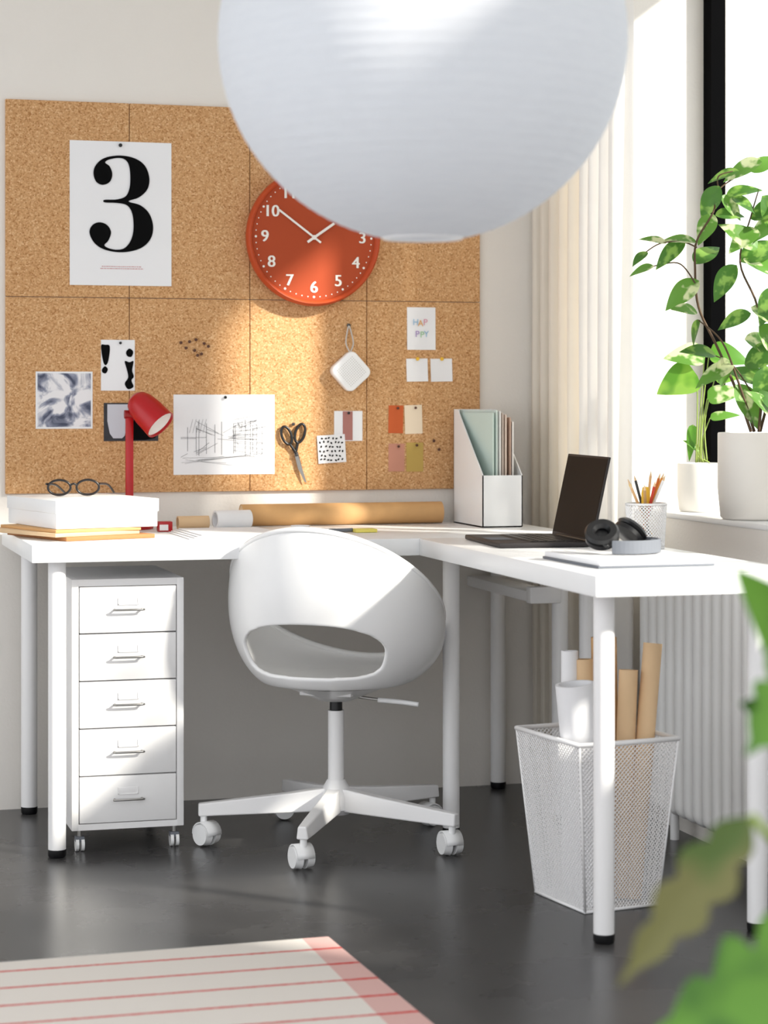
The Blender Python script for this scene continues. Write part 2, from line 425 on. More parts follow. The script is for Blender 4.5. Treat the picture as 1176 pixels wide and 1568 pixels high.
# ------------------------------------------------------------------ desk
ZD=.793
g=grp('corner_desk',(.8,-.7,0))
box('top_back',-.01,1.485,-.7345,-.02,.748,ZD,WHT,g,bev=.0025)
box('top_side',1.0,1.485,-2.0,-.7355,.748,ZD,WHT,g,bev=.0025)
legs=[(.06,-.075),(.06,-.677),(1.105,-.68),(1.45,-.055),(1.45,-.58),(1.45,-.79),(1.07,-1.868),(1.43,-1.863)]
for i,(x,yy) in enumerate(legs):
    cyl('leg_%d'%(i+1),(x,yy,.02),(x,yy,.75),.0225,WHM,g)
    lathe('foot_%d'%(i+1),[(0,0),(.02,0),(.023,.004),(.0232,.019),(0,.019)],(x,yy,0),BLKP,g,seg=24)
box('rail',1.36,1.44,-.6,-.03,.602,.632,WHM,g,bev=.004)
box('rail_lip',1.355,1.445,-.605,-.57,.6,.645,WHM,g,bev=.003)

# ------------------------------------------------------------------ drawer unit
g=grp('drawer_unit',(.25,-.42,0))
x0,x1,y0,y1,z0,z1=.102,.392,-.64,-.21,.055,.697
box('side_left',x0,x0+.018,y0,y1,z0,z1,WHM,g,bev=.0015); box('side_right',x1-.018,x1,y0,y1,z0,z1,WHM,g,bev=.0015)
box('top',x0+.0175,x1-.0175,y0+.0003,y1,z1-.018,z1-.0003,WHM,g); box('bottom',x0+.0175,x1-.0175,y0+.0003,y1,z0+.0003,z0+.016,WHM,g); box('back',x0+.01,x1-.01,y1-.01,y1-.002,z0+.01,z1-.01,WHM,g)
h=(z1-.018-z0-.016)/5
for i in range(5):
    a=z0+.016+i*h
    box('drawer_%d'%(i+1),x0+.0205,x1-.0205,y0-.001,y1-.03,a+.0019,a+h-.0019,WHM,g,bev=.0015)
    cx_=(x0+x1)/2; zc=a+h*.5
    tube('handle_%d'%(i+1),[(cx_-.035,y0,zc),(cx_-.035,y0-.014,zc),(cx_-.034,y0-.018,zc),(cx_+.034,y0-.018,zc),(cx_+.035,y0-.014,zc),(cx_+.035,y0,zc)],.0028,STEEL,g,seg=8,smooth=2)
    for nm,(a0_,a1_,b0_,b1_) in dict(l=(-.026,-.024,.012,.030),r=(.024,.026,.012,.030),b=(-.026,.026,.0115,.0135)).items():
        box('label_holder_%s_%d'%(nm,i+1),cx_+a0_,cx_+a1_,y0-.0036,y0,zc+b0_,zc+b1_,WHM,g)
    box('label_holder_%d'%(i+1),cx_-.026,cx_+.026,y0-.0018,y0,zc+.012,zc+.030,WHM,g,bev=.0005)
for i,(x,yy) in enumerate([(.125,-.62),(.37,-.62),(.125,-.24),(.37,-.24)]):
    cyl('caster_stem_%d'%i,(x,yy,.03),(x,yy,.056),.006,STEEL,g,seg=12)
    cyl('caster_l_%d'%i,(x-.011,yy,.018),(x-.003,yy,.018),.018,WHP,g,seg=20); cyl('caster_r_%d'%i,(x+.003,yy,.018),(x+.011,yy,.018),.018,WHP,g,seg=20)
    box('caster_fork_%d'%i,x-.0115,x+.0115,yy-.012,yy+.012,.024,.038,GREY,g,bev=.002)

# ------------------------------------------------------------------ swivel chair
CX,CY=.786,-.69
g=grp('swivel_chair',(CX,CY,0))
AZ=math.radians(57)
def shell():
    NP,NS=144,72; z0=.425; s0=.34
    def pos(phi,s):
        w=(1+math.cos(phi))/2
        zr=.455+.375*(w**.95)
        if s<s0:
            q=s/s0; r=.185*q; z=z0-.012*(1-q*q)
        else:
            t=(s-s0)/(1-s0)
            r=.185+.105*(1-(1-t)**2.1)-.03*w*t**3
            z=z0+(zr-z0)*(t**1.35)
        a=AZ+pi+phi
        return V((r*math.cos(a),r*math.sin(a),z))
    pc,ph,sc,sh=0.0,.84,.560,.124
    def F(p,s): return (abs((p-pc)/ph)**3.2+abs((s-sc)/sh)**3.2)**(1/3.2)
    vs=[];fs=[]
    pv=[[(-pi+2*pi*i/NP,j/NS) for j in range(NS+1)] for i in range(NP)]
    keep=[]
    for i in range(NP):
        for j in range(NS):
            pm=-pi+2*pi*(i+.5)/NP; sm_=(j+.5)/NS
            if F(pm,sm_)>1.0: keep.append((i,j))
    allf=set(keep)
    idx={}
    def vid(i,j):
        i%=NP
        key=(i,j) if j>0 else (0,0)
        if key in idx: return idx[key]
        p,s=pv[i][j]
        if j>0 and j<NS:
            if any(q not in allf for q in [((i-1)%NP,j-1),((i-1)%NP,j),(i,j-1),(i,j)]):
                f=F(p,s)
                if f>.01: p,s=pc+(p-pc)/f,sc+(s-sc)/f
        idx[key]=len(vs); vs.append(pos(p,s)+V((CX,CY,0))); return idx[key]
    for (i,j) in keep:
        q=[vid(i,j),vid(i+1,j),vid(i+1,j+1),vid(i,j+1)]
        q2=[]; [q2.append(k) for k in q if k not in q2]
        fs.append(tuple(q2))
    o=M('shell',vs,fs,WHP,g,True)
    md=o.modifiers.new('sol','SOLIDIFY'); md.thickness=.011; md.offset=0
    md=o.modifiers.new('sub','SUBSURF'); md.levels=1; md.render_levels=1
    rim=[pos(-pi+2*pi*i/72,1.0)+V((CX,CY,0)) for i in range(72)]
    tube('rim',rim,.0085,WHP,g,closed=True,smooth=1,seg=12)
shell()
lathe('seat_pan',[(0,.37),(.045,.372),(.075,.385),(.12,.404),(.15,.414),(0,.414)],(CX,CY,0),WHP,g)
cyl('gas_post',(CX,CY,.12),(CX,CY,.345),.021,WHM,g); cyl('collar',(CX,CY,.335),(CX,CY,.375),.0165,BLKP,g)
lathe('hub',[(0,.075),(.035,.075),(.048,.09),(.045,.12),(.034,.145),(.023,.165),(0,.165)],(CX,CY,0),WHM,g)
R_=V((.9621,-.2728,0)); F_=V((.2728,.9621,0)); c0=V((CX,CY,0))
tube('lever',[c0+R_*.05-F_*.03+V((0,0,.385)),c0+R_*.12-F_*.05+V((0,0,.378)),c0+R_*.15-F_*.055+V((0,0,.376))],.004,STEEL,g)
tube('lever_grip',[c0+R_*.11-F_*.048+V((0,0,.378)),c0+R_*.17-F_*.06+V((0,0,.374)),c0+R_*.215-F_*.07+V((0,0,.369))],.0065,WHP,g)
box('tilt_plate',-.07,.07,-.09,.09,.392,.406,WHM,g,bev=.003,mtx=Matrix.Translation((CX,CY,0))@Matrix.Rotation(AZ-pi/2,4,'Z'))
for i in range(5):
    a=math.radians(-118+72*i); d=V((math.cos(a),math.sin(a),0)); n_=V((-d.y,d.x,0)); L_=.345
    vs=[];secs=[(.02,.024,.085,.145),(.12,.021,.082,.132),(.28,.018,.078,.116),(L_+.014,.015,.076,.108)]
    for r,w,zb,zt in secs:
        for sx,z in ((-1,zb),(1,zb),(.75,zt),(-.75,zt)): vs.append(c0+d*r+n_*(w*sx)+V((0,0,z)))
    fs=[(0,1,2,3),(15,14,13,12)]
    for k in range(3):
        for q in range(4): fs.append((k*4+q,k*4+4+q,k*4+4+(q+1)%4,k*4+(q+1)%4))
    o=M('arm_%d'%(i+1),vs,fs,WHM,g); md=o.modifiers.new('b','BEVEL'); md.width=.004; md.segments=3
    cc=c0+d*L_; cyl('caster_stem_%d'%(i+1),cc+V((0,0,.05)),cc+V((0,0,.078)),.009,WHP,g,seg=16)
    b_=random.uniform(0,6.28) if i not in (0,) else math.radians(10)
    ax=V((math.cos(b_),math.sin(b_),0)); off=V((-ax.y,ax.x,0))*.012
    for k,s in enumerate((-1,1)):
        w0=cc+off+ax*(.006*s)+V((0,0,.03)); w1=cc+off+ax*(.026*s)+V((0,0,.03))
        cyl('wheel_%d_%d'%(i+1,k),w0,w1,.030,WHP,g,r1=.0265,seg=28)
    vs=[];fs=[];n1=10
    for s in (-1,1):
        for k in range(n1+1):
            w=pi*k/n1; e=V((-ax.y,ax.x,0))
            vs.append(cc+off+ax*(.023*s)+e*(math.cos(w)*.033)+V((0,0,.03+math.sin(w)*.033)))
    for k in range(n1): fs.append((k,k+1,n1+2+k,n1+1+k))
    o=M('hood_%d'%(i+1),vs,fs,WHP,g,True); md=o.modifiers.new('s','SOLIDIFY'); md.thickness=.003

# ------------------------------------------------------------------ paper lantern
LC=V((.4315,-2.642,1.773)); R=.35
m=bpy.data.materials.new('rice_paper'); m.use_nodes=True; nt=m.node_tree;N=nt.nodes;L=nt.links;b=N['Principled BSDF']; b.inputs['Roughness'].default_value=.9; b.inputs['Specular IOR Level'].default_value=.1
tc=N.new('ShaderNodeTexCoord'); n=N.new('ShaderNodeTexNoise'); n.inputs['Scale'].default_value=25; n.inputs['Detail'].default_value=6
mp=N.new('ShaderNodeMapping'); mp.inputs['Scale'].default_value=(1,1,8); L.new(tc.outputs['Object'],mp.inputs[0]); L.new(mp.outputs[0],n.inputs['Vector'])
mx=N.new('ShaderNodeMix'); mx.data_type='RGBA'; mx.inputs[6].default_value=rgb(234,237,242); mx.inputs[7].default_value=rgb(244,246,249); L.new(n.outputs['Fac'],mx.inputs[0]); L.new(mx.outputs[2],b.inputs['Base Color'])
t=N.new('ShaderNodeBsdfTranslucent'); L.new(mx.outputs[2],t.inputs[0]); ms=N.new('ShaderNodeMixShader'); ms.inputs[0].default_value=.4
L.new(b.outputs[0],ms.inputs[1]); L.new(t.outputs[0],ms.inputs[2]); L.new(ms.outputs[0],N['Material Output'].inputs[0])
RICE=m
g=grp('paper_lantern',tuple(LC))
vs=[];fs=[]; NT=288; NA=120; a0=math.radians(11)
for i in range(NT+1):
    th=a0+(pi-2*a0)*i/NT
    ph=(i%6)/6; rr=R*(1-.0016*math.sin(ph*pi))
    for k in range(NA):
        a=2*pi*k/NA; fold=abs(math.sin(a*10)); r2=rr*(1+.0010*math.sin(a*9+th*3)-.0012*(1-fold)**8)
        vs.append(LC+V((r2*math.sin(th)*math.cos(a),r2*math.sin(th)*math.sin(a),r2*math.cos(th)*.985)))
for i in range(NT):
    for k in range(NA): fs.append((i*NA+k,(i+1)*NA+k,(i+1)*NA+(k+1)%NA,i*NA+(k+1)%NA))
M('shade',vs,fs,RICE,g,True)
for nm,s in (('ring_top',1),('ring_bottom',-1)):
    tube(nm,[LC+V((R*math.sin(a0)*math.cos(q),R*math.sin(a0)*math.sin(q),s*R*.985*math.cos(a0))) for q in [2*pi*k/24 for k in range(24)]],.003,WHM,g,closed=True,smooth=2,seg=8)
cyl('cord',LC+V((0,0,.1)),(LC.x,LC.y,2.8),.003,WHP,g,seg=10); cyl('socket',LC+V((0,0,.05)),LC+V((0,0,.12)),.02,WHP,g)
cyl('wire_bar',LC+V((-R*math.sin(a0),0,R*.985*math.cos(a0))),LC+V((R*math.sin(a0),0,R*.985*math.cos(a0))),.0018,STEEL,g,seg=8)
lathe('ceiling_cup',[(0,0),(.05,0),(.045,-.04),(.01,-.06),(0,-.06)],(LC.x,LC.y,2.8),WHP,g)
lathe('bulb',[(0,-.07),(.02,-.065),(.035,-.04),(.038,-.02),(.03,.01),(.015,.04),(.014,.055),(0,.055)],tuple(LC),mat('bulb_glass',rgb(250,248,240),.3),g)

# ------------------------------------------------------------------ things on desk
g=grp('kraft_envelopes',(.12,-.605,ZD),math.radians(20),world=False)
KR3=mat('kraft_dark',rgb(182,124,76),.75,var=.06,scale=30)
box('envelope_1',-.03,.23,0,.34,0.0005,.011,KR3,g,bev=.001); box('envelope_2',-.058,.20,.01,.35,.0112,.021,KRAFT2,g,bev=.001,mtx=Matrix.Rotation(.08,4,'Z')); box('envelope_3',-.05,.2,.02,.34,.0212,.029,KRAFT,g,bev=.001)
g=grp('storage_box',(.068,-.585,ZD+.0295),math.radians(14),world=False)
box('body',.003,.287,.003,.357,0,.062,WHT,g,bev=.002)
box('lid',0,.29,0,.36,.040,.074,WHT,g,bev=.002)
# glasses
g=grp('eyeglasses',(.145,-.36,ZD+.1055),math.radians(-2),world=False)
GF=mat('glasses_frame',rgb(20,13,12),.3)
for k,s in enumerate((-1,1)):
    pts=[(s*.038+.030*math.cos(q),-.0,.023+.020*math.sin(q)) for q in [2*pi*j/14 for j in range(14)]]
    tube('rim_%d'%k,pts,.0031,GF,g,closed=True,smooth=3,seg=8)
    tube('temple_%d'%k,[(s*.068,0,.032),(s*.070,.01,.032),(s*.070+.03,.07,.027),(s*.067+.055,.12,.004)],.0031,GF,g,seg=8)
tube('bridge',[(-.010,0,.028),(0,-.003,.033),(.010,0,.028)],.0028,GF,g,seg=8)
# red desk lamp
lx,ly=.335,-.116
g=grp('desk_lamp',(lx,ly,ZD))
lathe('base',[(0,0),(.066,0),(.068,.004),(.066,.016),(.06,.019),(0,.019)],(lx,ly,ZD+.0005),RED,g)
box('stem',lx-.011,lx+.011,ly-.006,ly+.006,ZD+.018,1.115,RED,g,bev=.003)
hd0=V((lx+.018,ly-.01,1.155)); hd1=V((lx+.078,ly-.062,1.085)); ax=(hd1-hd0); Lh=ax.length
q=ax.to_track_quat('Z','Y').to_matrix().to_4x4()
lathe('shade',[(0,-.012),(.02,-.010),(.032,0),(.040,.02),(.044,.05),(.046,Lh),(.044,Lh),(.041,.05),(.036,.02),(.028,.006),(0,.0)],hd0,RED,g,mtx=q)
lathe('diffuser',[(0,Lh*.55),(.044,Lh*.93)],hd0,mat('lamp_inner',rgb(248,246,242),.5),g,mtx=q)
cyl('joint',(lx-.014,ly,1.115),(lx+.014,ly,1.115),.012,REDD,g)
g=grp('red_tape_box',(.408,-.26,ZD)); box('carton',.39,.428,-.28,-.245,ZD+.0005,ZD+.028,RED,g,bev=.001); box('label',.392,.416,-.2812,-.2795,ZD+.004,ZD+.02,PAPER,g)
def roll(name,p0,p1,r,m,inner=.9,cap=None):
    p0,p1=V(p0),V(p1); g=grp(name,tuple((p0+p1)/2)); d=p1-p0; q=d.to_track_quat('Z','Y').to_matrix().to_4x4(); Lr=d.length
    lathe('tube',[(r,0),(r,Lr),(r*inner,Lr),(r*inner,0),(r,0)],p0,m,g,mtx=q,seg=40)
    if cap: cyl('cap_a',p0+d.normalized()*.001,p0+d.normalized()*.02,r*inner,cap,g); cyl('cap_b',p1-d.normalized()*.02,p1-d.normalized()*.001,r*inner,cap,g)
    return g
roll('mailing_tube',(.66,-.095,ZD+.0325),(1.262,-.085,ZD+.0325),.0315,KRAFT,.93,KRAFT2)
roll('paper_roll',(.565,-.19,ZD+.0265),(.668,-.172,ZD+.0265),.0255,PAPER,.8)
roll('cardboard_core',(.463,-.165,ZD+.0185),(.552,-.16,ZD+.0185),.018,KRAFT2,.8)
g=grp('paper_sheets',(.5,-.5,ZD))
for i in range(4):
    w=random.uniform(-.05,.05)
    box('sheet_%d'%(i+1),-.11,.11,-.15,.15,ZD+.0008+i*.003,ZD+.003+i*.003,PAPER,g,mtx=Matrix.Translation((.52+.01*i,-.47,0))@Matrix.Rotation(w,4,'Z'))
g=grp('tape_dispenser',(.80,-.40,ZD))
lathe('roll',[(.014,0),(.026,0),(.026,.016),(.014,.016),(.014,0)],(.77,-.36,ZD+.001),PAPER,g); box('cutter',.78,.86,-.41,-.39,ZD+.001,ZD+.010,WHP,g,bev=.002)
g=grp('craft_knife',(.86,-.42,ZD)); tube('handle',[(.83,-.45,ZD+.006),(.90,-.43,ZD+.006)],.0055,GREY,g); tube('tip',[(.90,-.43,ZD+.006),(.93,-.421,ZD+.006)],.003,STEEL,g)
g=grp('yellow_notes',(.93,-.45,ZD)); box('pad',.90,.96,-.47,-.42,ZD+.0008,ZD+.010,mat('note_yellow',rgb(236,220,110),.7),g,bev=.0008)
# magazine file
g=grp('magazine_file',(1.37,-.2,ZD))
X0,X1,Y0,Y1=1.308,1.428,-.335,-.065; t=.003; Z0=ZD+.0008; ZF=ZD+.148; ZB=ZD+.335
def sidep(n_,x):
    pts=[(Y0,Z0),(Y1,Z0),(Y1,ZB),(Y1-.035,ZB),(Y0,ZF)]
    vs=[(x,a,b) for a,b in pts]+[(x+t,a,b) for a,b in pts]
    fs=[(0,1,2,3,4),(9,8,7,6,5)]+[(i,i+5,(i+1)%5+5,(i+1)%5) for i in range(5)]
    M(n_,vs,fs,WHT,g)
sidep('side_left',X0); sidep('side_right',X1-t)
box('front',X0,X1,Y0,Y0+t,Z0,ZF,WHT,g); box('back',X0,X1,Y1-t,Y1,Z0,ZB,WHT,g); box('bottom',X0,X1,Y0,Y1,Z0,Z0+t,WHT,g)
for i,(xa,xb,c,h_) in enumerate([(1.345,1.316,rgb(200,218,210),.325),(1.356,1.322,rgb(212,226,219),.333),(1.366,1.336,rgb(244,242,238),.33),(1.374,1.346,rgb(206,190,178),.325),(1.383,1.372,rgb(236,216,200),.32),(1.396,1.392,rgb(190,160,142),.312),(1.404,1.402,rgb(240,236,230),.30)]):
    ya,yb=Y0+.02,Y1-.01; th_=math.atan2(xb-xa,yb-ya)
    box('folder_%d'%(i+1),0,.004,0,yb-ya,Z0+.004,Z0+h_,mat('folder_%d'%i,c,.7),g,mtx=Matrix.Translation((xa,ya,0))@Matrix.Rotation(-th_,4,'Z'))
# laptop
LG=mat('laptop_shell',rgb(40,36,36),.5,metal=.2)
g=grp('laptop',(1.322,-1.005,ZD),math.radians(-4),world=False)
box('base',-.235,.0,-.175,.175,.001,.013,LG,g,bev=.003)
box('keyboard',-.15,-.03,-.15,.15,.0132,.0142,BLKP,g)
for r_ in range(5):
    for c_ in range(14): box('key_%d_%d'%(r_,c_),-.146+r_*.0225,-.128+r_*.0225,-.146+c_*.0208,-.128+c_*.0208,.0142,.0152,BLKP,g)
box('touchpad',-.222,-.165,-.045,.045,.013,.0136,GREY,g)
T_=Matrix.Translation((.0,0,.012))@Matrix.Rotation(math.radians(12),4,'Y')
box('lid',0,.006,-.175,.175,0,.215,LG,g,bev=.002,mtx=T_)
SCR=mat('screen_glass',rgb(8,6,6),.5,spec=.12)
box('screen',-.0008,.0005,-.169,.169,.008,.209,SCR,g,mtx=T_)
cyl('hinge',(.002,-.13,.012),(.002,.13,.012),.005,BLKP,g,seg=12)
# drawing pad
g=grp('drawing_pad',(1.205,-1.665,ZD),math.radians(2),world=False)
box('cover',-.138,.138,-.16,.16,.0008,.006,GREY,g,bev=.0006); box('pages',-.134,.138,-.158,.158,.006,.018,PAPER,g,bev=.001)
for i in range(8): box('pencil_line_%d'%i,-.12+i*.03,-.1185+i*.03,-.15,.15,.0181,.0182,INK,g)
# headphones
g=grp('headphones',(1.215,-1.62,ZD+.0185),math.radians(38),world=False)
def band(n_,r,w,h,m,zc,a0,a1):
    vs=[];fs=[];n1=24
    for j in range(n1+1):
        q=a0+(a1-a0)*j/n1
        for rr,zz in ((r-w,zc-h),(r+w,zc-h),(r+w,zc+h),(r-w,zc+h)): vs.append((rr*math.cos(q)*1.0,rr*math.sin(q)*.92,zz))
    for j in range(n1):
        for e in range(4): fs.append((j*4+e,j*4+(e+1)%4,j*4+4+(e+1)%4,j*4+4+e))
    fs+= [(0,3,2,1),(n1*4,n1*4+1,n1*4+2,n1*4+3)]
    o=M(n_,vs,fs,m,g,False); md=o.modifiers.new('b','BEVEL'); md.width=.002; md.segments=2
band('headband',.086,.004,.015,GREY,.017,-pi*.92,-pi*.02); band('headband_liner',.080,.004,.012,mat('liner_grey',rgb(150,154,162),.7),.017,-pi*.8,-pi*.15)
for k,(s,tl) in enumerate(((-1,.5),(1,-.5))):
    T_=Matrix.Translation((s*.060,.02,.039))@Matrix.Rotation(-tl*1.4,4,'Y')@Matrix.Rotation(0.3,4,'X')
    lathe('cup_%d'%k,[(0,-.012),(.03,-.012),(.038,-.006),(.038,.004),(.03,.008),(0,.008)],(0,0,0),BLKP,g,mtx=T_,seg=32)
    lathe('cushion_%d'%k,[(.014,.008),(.034,.008),(.039,.014),(.034,.021),(.02,.021),(.014,.012)],(0,0,0),BLKP,g,mtx=T_,seg=32)
    tube('yoke_%d'%k,[(s*.086,-.01,.018),(s*.083,.01,.03),(s*.073,.02,.036)],.005,BLKP,g)

def meshwall(name,quadf,nu,nv,p,m,th=.0016):
    vs=[];fs=[];idx={}
    def vid(i,j):
        if (i,j) not in idx: idx[(i,j)]=len(vs); vs.append(quadf(i/nu,j/nv))
        return idx[(i,j)]
    for i in range(1,nu):
        for j in range(1,nv):
            if (i+j)%2: fs.append((vid(i-1,j),vid(i,j-1),vid(i+1,j),vid(i,j+1)))
    o=M(name,vs,fs,m,p); md=o.modifiers.new('w','WIREFRAME'); md.thickness=th; md.use_replace=True; md.use_even_offset=False
    return o
# pen cup
PX,PY=1.425,-1.25
g=grp('pen_cup',(PX,PY,ZD))
meshwall('mesh',lambda u,v:V((PX+(.043+.006*v)*math.cos(2*pi*u),PY+(.043+.006*v)*math.sin(2*pi*u),ZD+.004+.104*v)),72,24,g,WHM,.0042)
for nm,zz,rr in (('rim',.109,.049),('foot',.003,.043)):
    tube(nm,[(PX+rr*math.cos(2*pi*k/20),PY+rr*math.sin(2*pi*k/20),ZD+zz) for k in range(20)],.0028,WHM,g,closed=True,smooth=2,seg=8)
cyl('base',(PX,PY,ZD+.001),(PX,PY,ZD+.004),.043,WHM,g)
pc=[rgb(225,140,40),rgb(240,200,70),rgb(200,60,40),rgb(225,180,130),rgb(225,180,130),rgb(240,240,240),rgb(60,60,60),rgb(190,150,100),rgb(220,120,50)]
for i,c in enumerate(pc):
    a=i*2.4; m_=mat('pencil_%d'%i,c,.5); top=V((PX+.042*math.cos(a),PY+.042*math.sin(a),ZD+.155+random.uniform(-.012,.02))); bot=V((PX-.025*math.cos(a),PY-.025*math.sin(a),ZD+.007))
    d=(top-bot).normalized(); cyl('pencil_%d'%i,bot,top,.0035,m_,g,seg=8); cyl('tip_%d'%i,top,top+d*.014,.0035,KRAFT2,g,r1=.0006,seg=8)
lathe('marker_cap',[(0,0),(.011,0),(.011,.03),(.008,.045),(0,.047)],(PX-.005,PY-.01,ZD+.105),YEL,g,seg=20)

# ------------------------------------------------------------------ wire basket with rolls
g=grp('wire_basket',(1.20,-1.49,0),math.radians(9),world=False)
Zb,Zt=.004,.385
def corner(a,b,v):
    wx=.096+.033*v; wy=.115+.033*v
    return V((a*wx,b*wy,Zb+(Zt-Zb)*v))
cs=[(-1,-1),(1,-1),(1,1),(-1,1)]
for k in range(4):
    a=cs[k];b=cs[(k+1)%4]
    meshwall('side_%d'%(k+1),lambda u,v,a=a,b=b:corner(a[0]+(b[0]-a[0])*u,a[1]+(b[1]-a[1])*u,v),48,72,g,WHM,.0033)
    tube('corner_%d'%(k+1),[corner(a[0],a[1],0),corner(a[0],a[1],1)],.003,WHM,g,smooth=1,seg=8)
for nm,v,r in (('rim',1,.006),('foot',0,.004)):
    tube(nm,[corner(*c,v) for c in [cs[0],(0,-1),cs[1],(1,0),cs[2],(0,1),cs[3],(-1,0)]],r,WHM,g,closed=True,smooth=1,seg=8)
box('base',-.096,.096,-.115,.115,.002,.006,WHM,g)
def rollL(nm,p0,p1,r,m,inner=.85):
    p0,p1=V(p0),V(p1); d=p1-p0; q=d.to_track_quat('Z','Y').to_matrix().to_4x4(); Lr=d.length
    lathe(nm,[(r,0),(r,Lr),(r*inner,Lr),(r*inner*.96,Lr*.9),(0,Lr*.85)],p0,m,g,mtx=q,seg=32)
rollL('paper_roll_white',(-.03,-.05,.01),(-.085,-.05,.51),.045,PAPER)
rollL('paper_roll_thin',(-.04,.05,.01),(-.03,.07,.57),.02,PAPER)
rollL('kraft_roll_1',(.0,.03,.01),(.0,.06,.55),.024,KRAFT2); rollL('kraft_roll_2',(.045,.02,.01),(.05,.05,.60),.03,KRAFT)
rollL('kraft_roll_3',(.04,-.04,.01),(.075,-.02,.53),.022,KRAFT2); rollL('kraft_roll_4',(.06,-.06,.01),(.135,-.03,.59),.022,KRAFT2)

# ------------------------------------------------------------------ radiator
g=grp('radiator',(1.65,-1.4,.4))
vs=[];fs=[]
def column(yc):
    prof=[]; n1=6; zb,zt=.07,.72; rx=.036
    for k in range(n1+1):
        w=-pi/2+pi*k/n1*.5; prof.append((rx*math.cos(w),zb+rx+rx*math.sin(w)))
    for k in range(n1+1):
        w=pi/2*k/n1; prof.append((rx*math.cos(w),zt-rx+rx*math.sin(w)))
    seg=14
    base=len(vs)
    for hx,z in prof:
        for k in range(seg):
            w=2*pi*k/seg; c,s=math.cos(w),math.sin(w)
            ex=math.copysign(abs(c)**.7,c)*max(hx,.002); ey=math.copysign(abs(s)**.7,s)*.024*min(1,(hx/rx)*1.3)
            vs.append((1.65+ex,yc+ey,z))
    n=len(prof)
    for i in range(n-1):
        for k in range(seg): fs.append((base+i*seg+k,base+i*seg+(k+1)%seg,base+(i+1)*seg+(k+1)%seg,base+(i+1)*seg+k))
    fs.append(tuple(base+k for k in range(seg))[::-1]); fs.append(tuple(base+(n-1)*seg+k for k in range(seg)))
y_=-.76
while y_>-2.4:
    column(y_); y_-=.058
M('columns',vs,fs,WHR,g,True)
cyl('header_top',(1.652,-.75,.66),(1.652,-2.4,.66),.018,WHR,g); cyl('header_bottom',(1.652,-.75,.13),(1.652,-2.4,.13),.018,WHR,g)
for i,yy in enumerate((-.9,-2.2)):
    box('bracket_%d'%i,1.67,XW+.0005,yy-.015,yy+.015,.2,.23,WHM,g); cyl('foot_%d'%i,(1.652,yy,0),(1.652,yy,.1),.012,WHM,g)

# ------------------------------------------------------------------ curtains
CUR=mat('curtain_linen',rgb(243,236,224),.9,trans=.25,spec=.1)
SHE=mat('curtain_sheer',rgb(238,235,231),.9,trans=.22,sheer=.08,spec=.1)
def curtain(nm,y0,y1,xc,amp,waves,m,ph):
    g=grp(nm,(xc,(y0+y1)/2,1.4)); vs=[];fs=[];n1=waves*14;nz=24
    for i in range(n1+1):
        u=i/n1
        for j in range(nz+1):
            z=.005+2.7*j/nz; k=1-.25*(j/nz)
            w=2*pi*waves*u+ph+.4*math.sin(u*7)
            vs.append((xc+amp*k*math.sin(w)+.006*math.sin(3*w+z*2),y0+(y1-y0)*u+.006*math.cos(w*2+z),z))
    for i in range(n1):
        for j in range(nz): a=i*(nz+1)+j; fs.append((a,a+nz+1,a+nz+2,a+1))
    M('cloth',vs,fs,m,g,True)
    cyl('rod',(xc,y0,2.74),(xc,y1,2.74),.012,WHM,g,seg=16)
curtain('curtain',-.40,-.03,1.59,.032,5,CUR,0.5)
curtain('sheer_curtain',-.70,-.41,1.59,.030,4,SHE,1.2)

# ------------------------------------------------------------------ plants
def leafmat(nm,c1,c2,sc=18,th=.5,trans=.3):
    m=bpy.data.materials.new(nm); m.use_nodes=True; nt=m.node_tree;N=nt.nodes;L=nt.links;b=N['Principled BSDF']; b.inputs['Roughness'].default_value=.4
    tc=N.new('ShaderNodeTexCoord'); n=N.new('ShaderNodeTexNoise'); n.inputs['Scale'].default_value=sc; n.inputs['Detail'].default_value=2
    r=N.new('ShaderNodeValToRGB'); r.color_ramp.elements[0].position=th-.05; r.color_ramp.elements[0].color=c1; r.color_ramp.elements[1].position=th+.05; r.color_ramp.elements[1].color=c2
    L.new(tc.outputs['Object'],n.inputs['Vector']); L.new(n.outputs['Fac'],r.inputs[0]); L.new(r.outputs[0],b.inputs['Base Color'])
    t=N.new('ShaderNodeBsdfTranslucent'); L.new(r.outputs[0],t.inputs[0]); ms=N.new('ShaderNodeMixShader'); ms.inputs[0].default_value=trans
    L.new(b.outputs[0],ms.inputs[1]); L.new(t.outputs[0],ms.inputs[2]); L.new(ms.outputs[0],N['Material Output'].inputs[0]); return m
LF1=leafmat('leaf_green',rgb(76,124,48),rgb(140,180,86),30,.55,.4)
LF2=leafmat('leaf_variegated',rgb(104,154,62),rgb(222,230,180),26,.56,.4)
LF3=leafmat('leaf_bright',rgb(88,142,44),rgb(140,184,74),9,.55,.4)
LF5=leafmat('leaf_deep',rgb(58,108,20),rgb(94,146,38),9,.55,.18)
LF4=leafmat('leaf_olive',rgb(76,100,32),rgb(116,114,62),7,.52,.22)
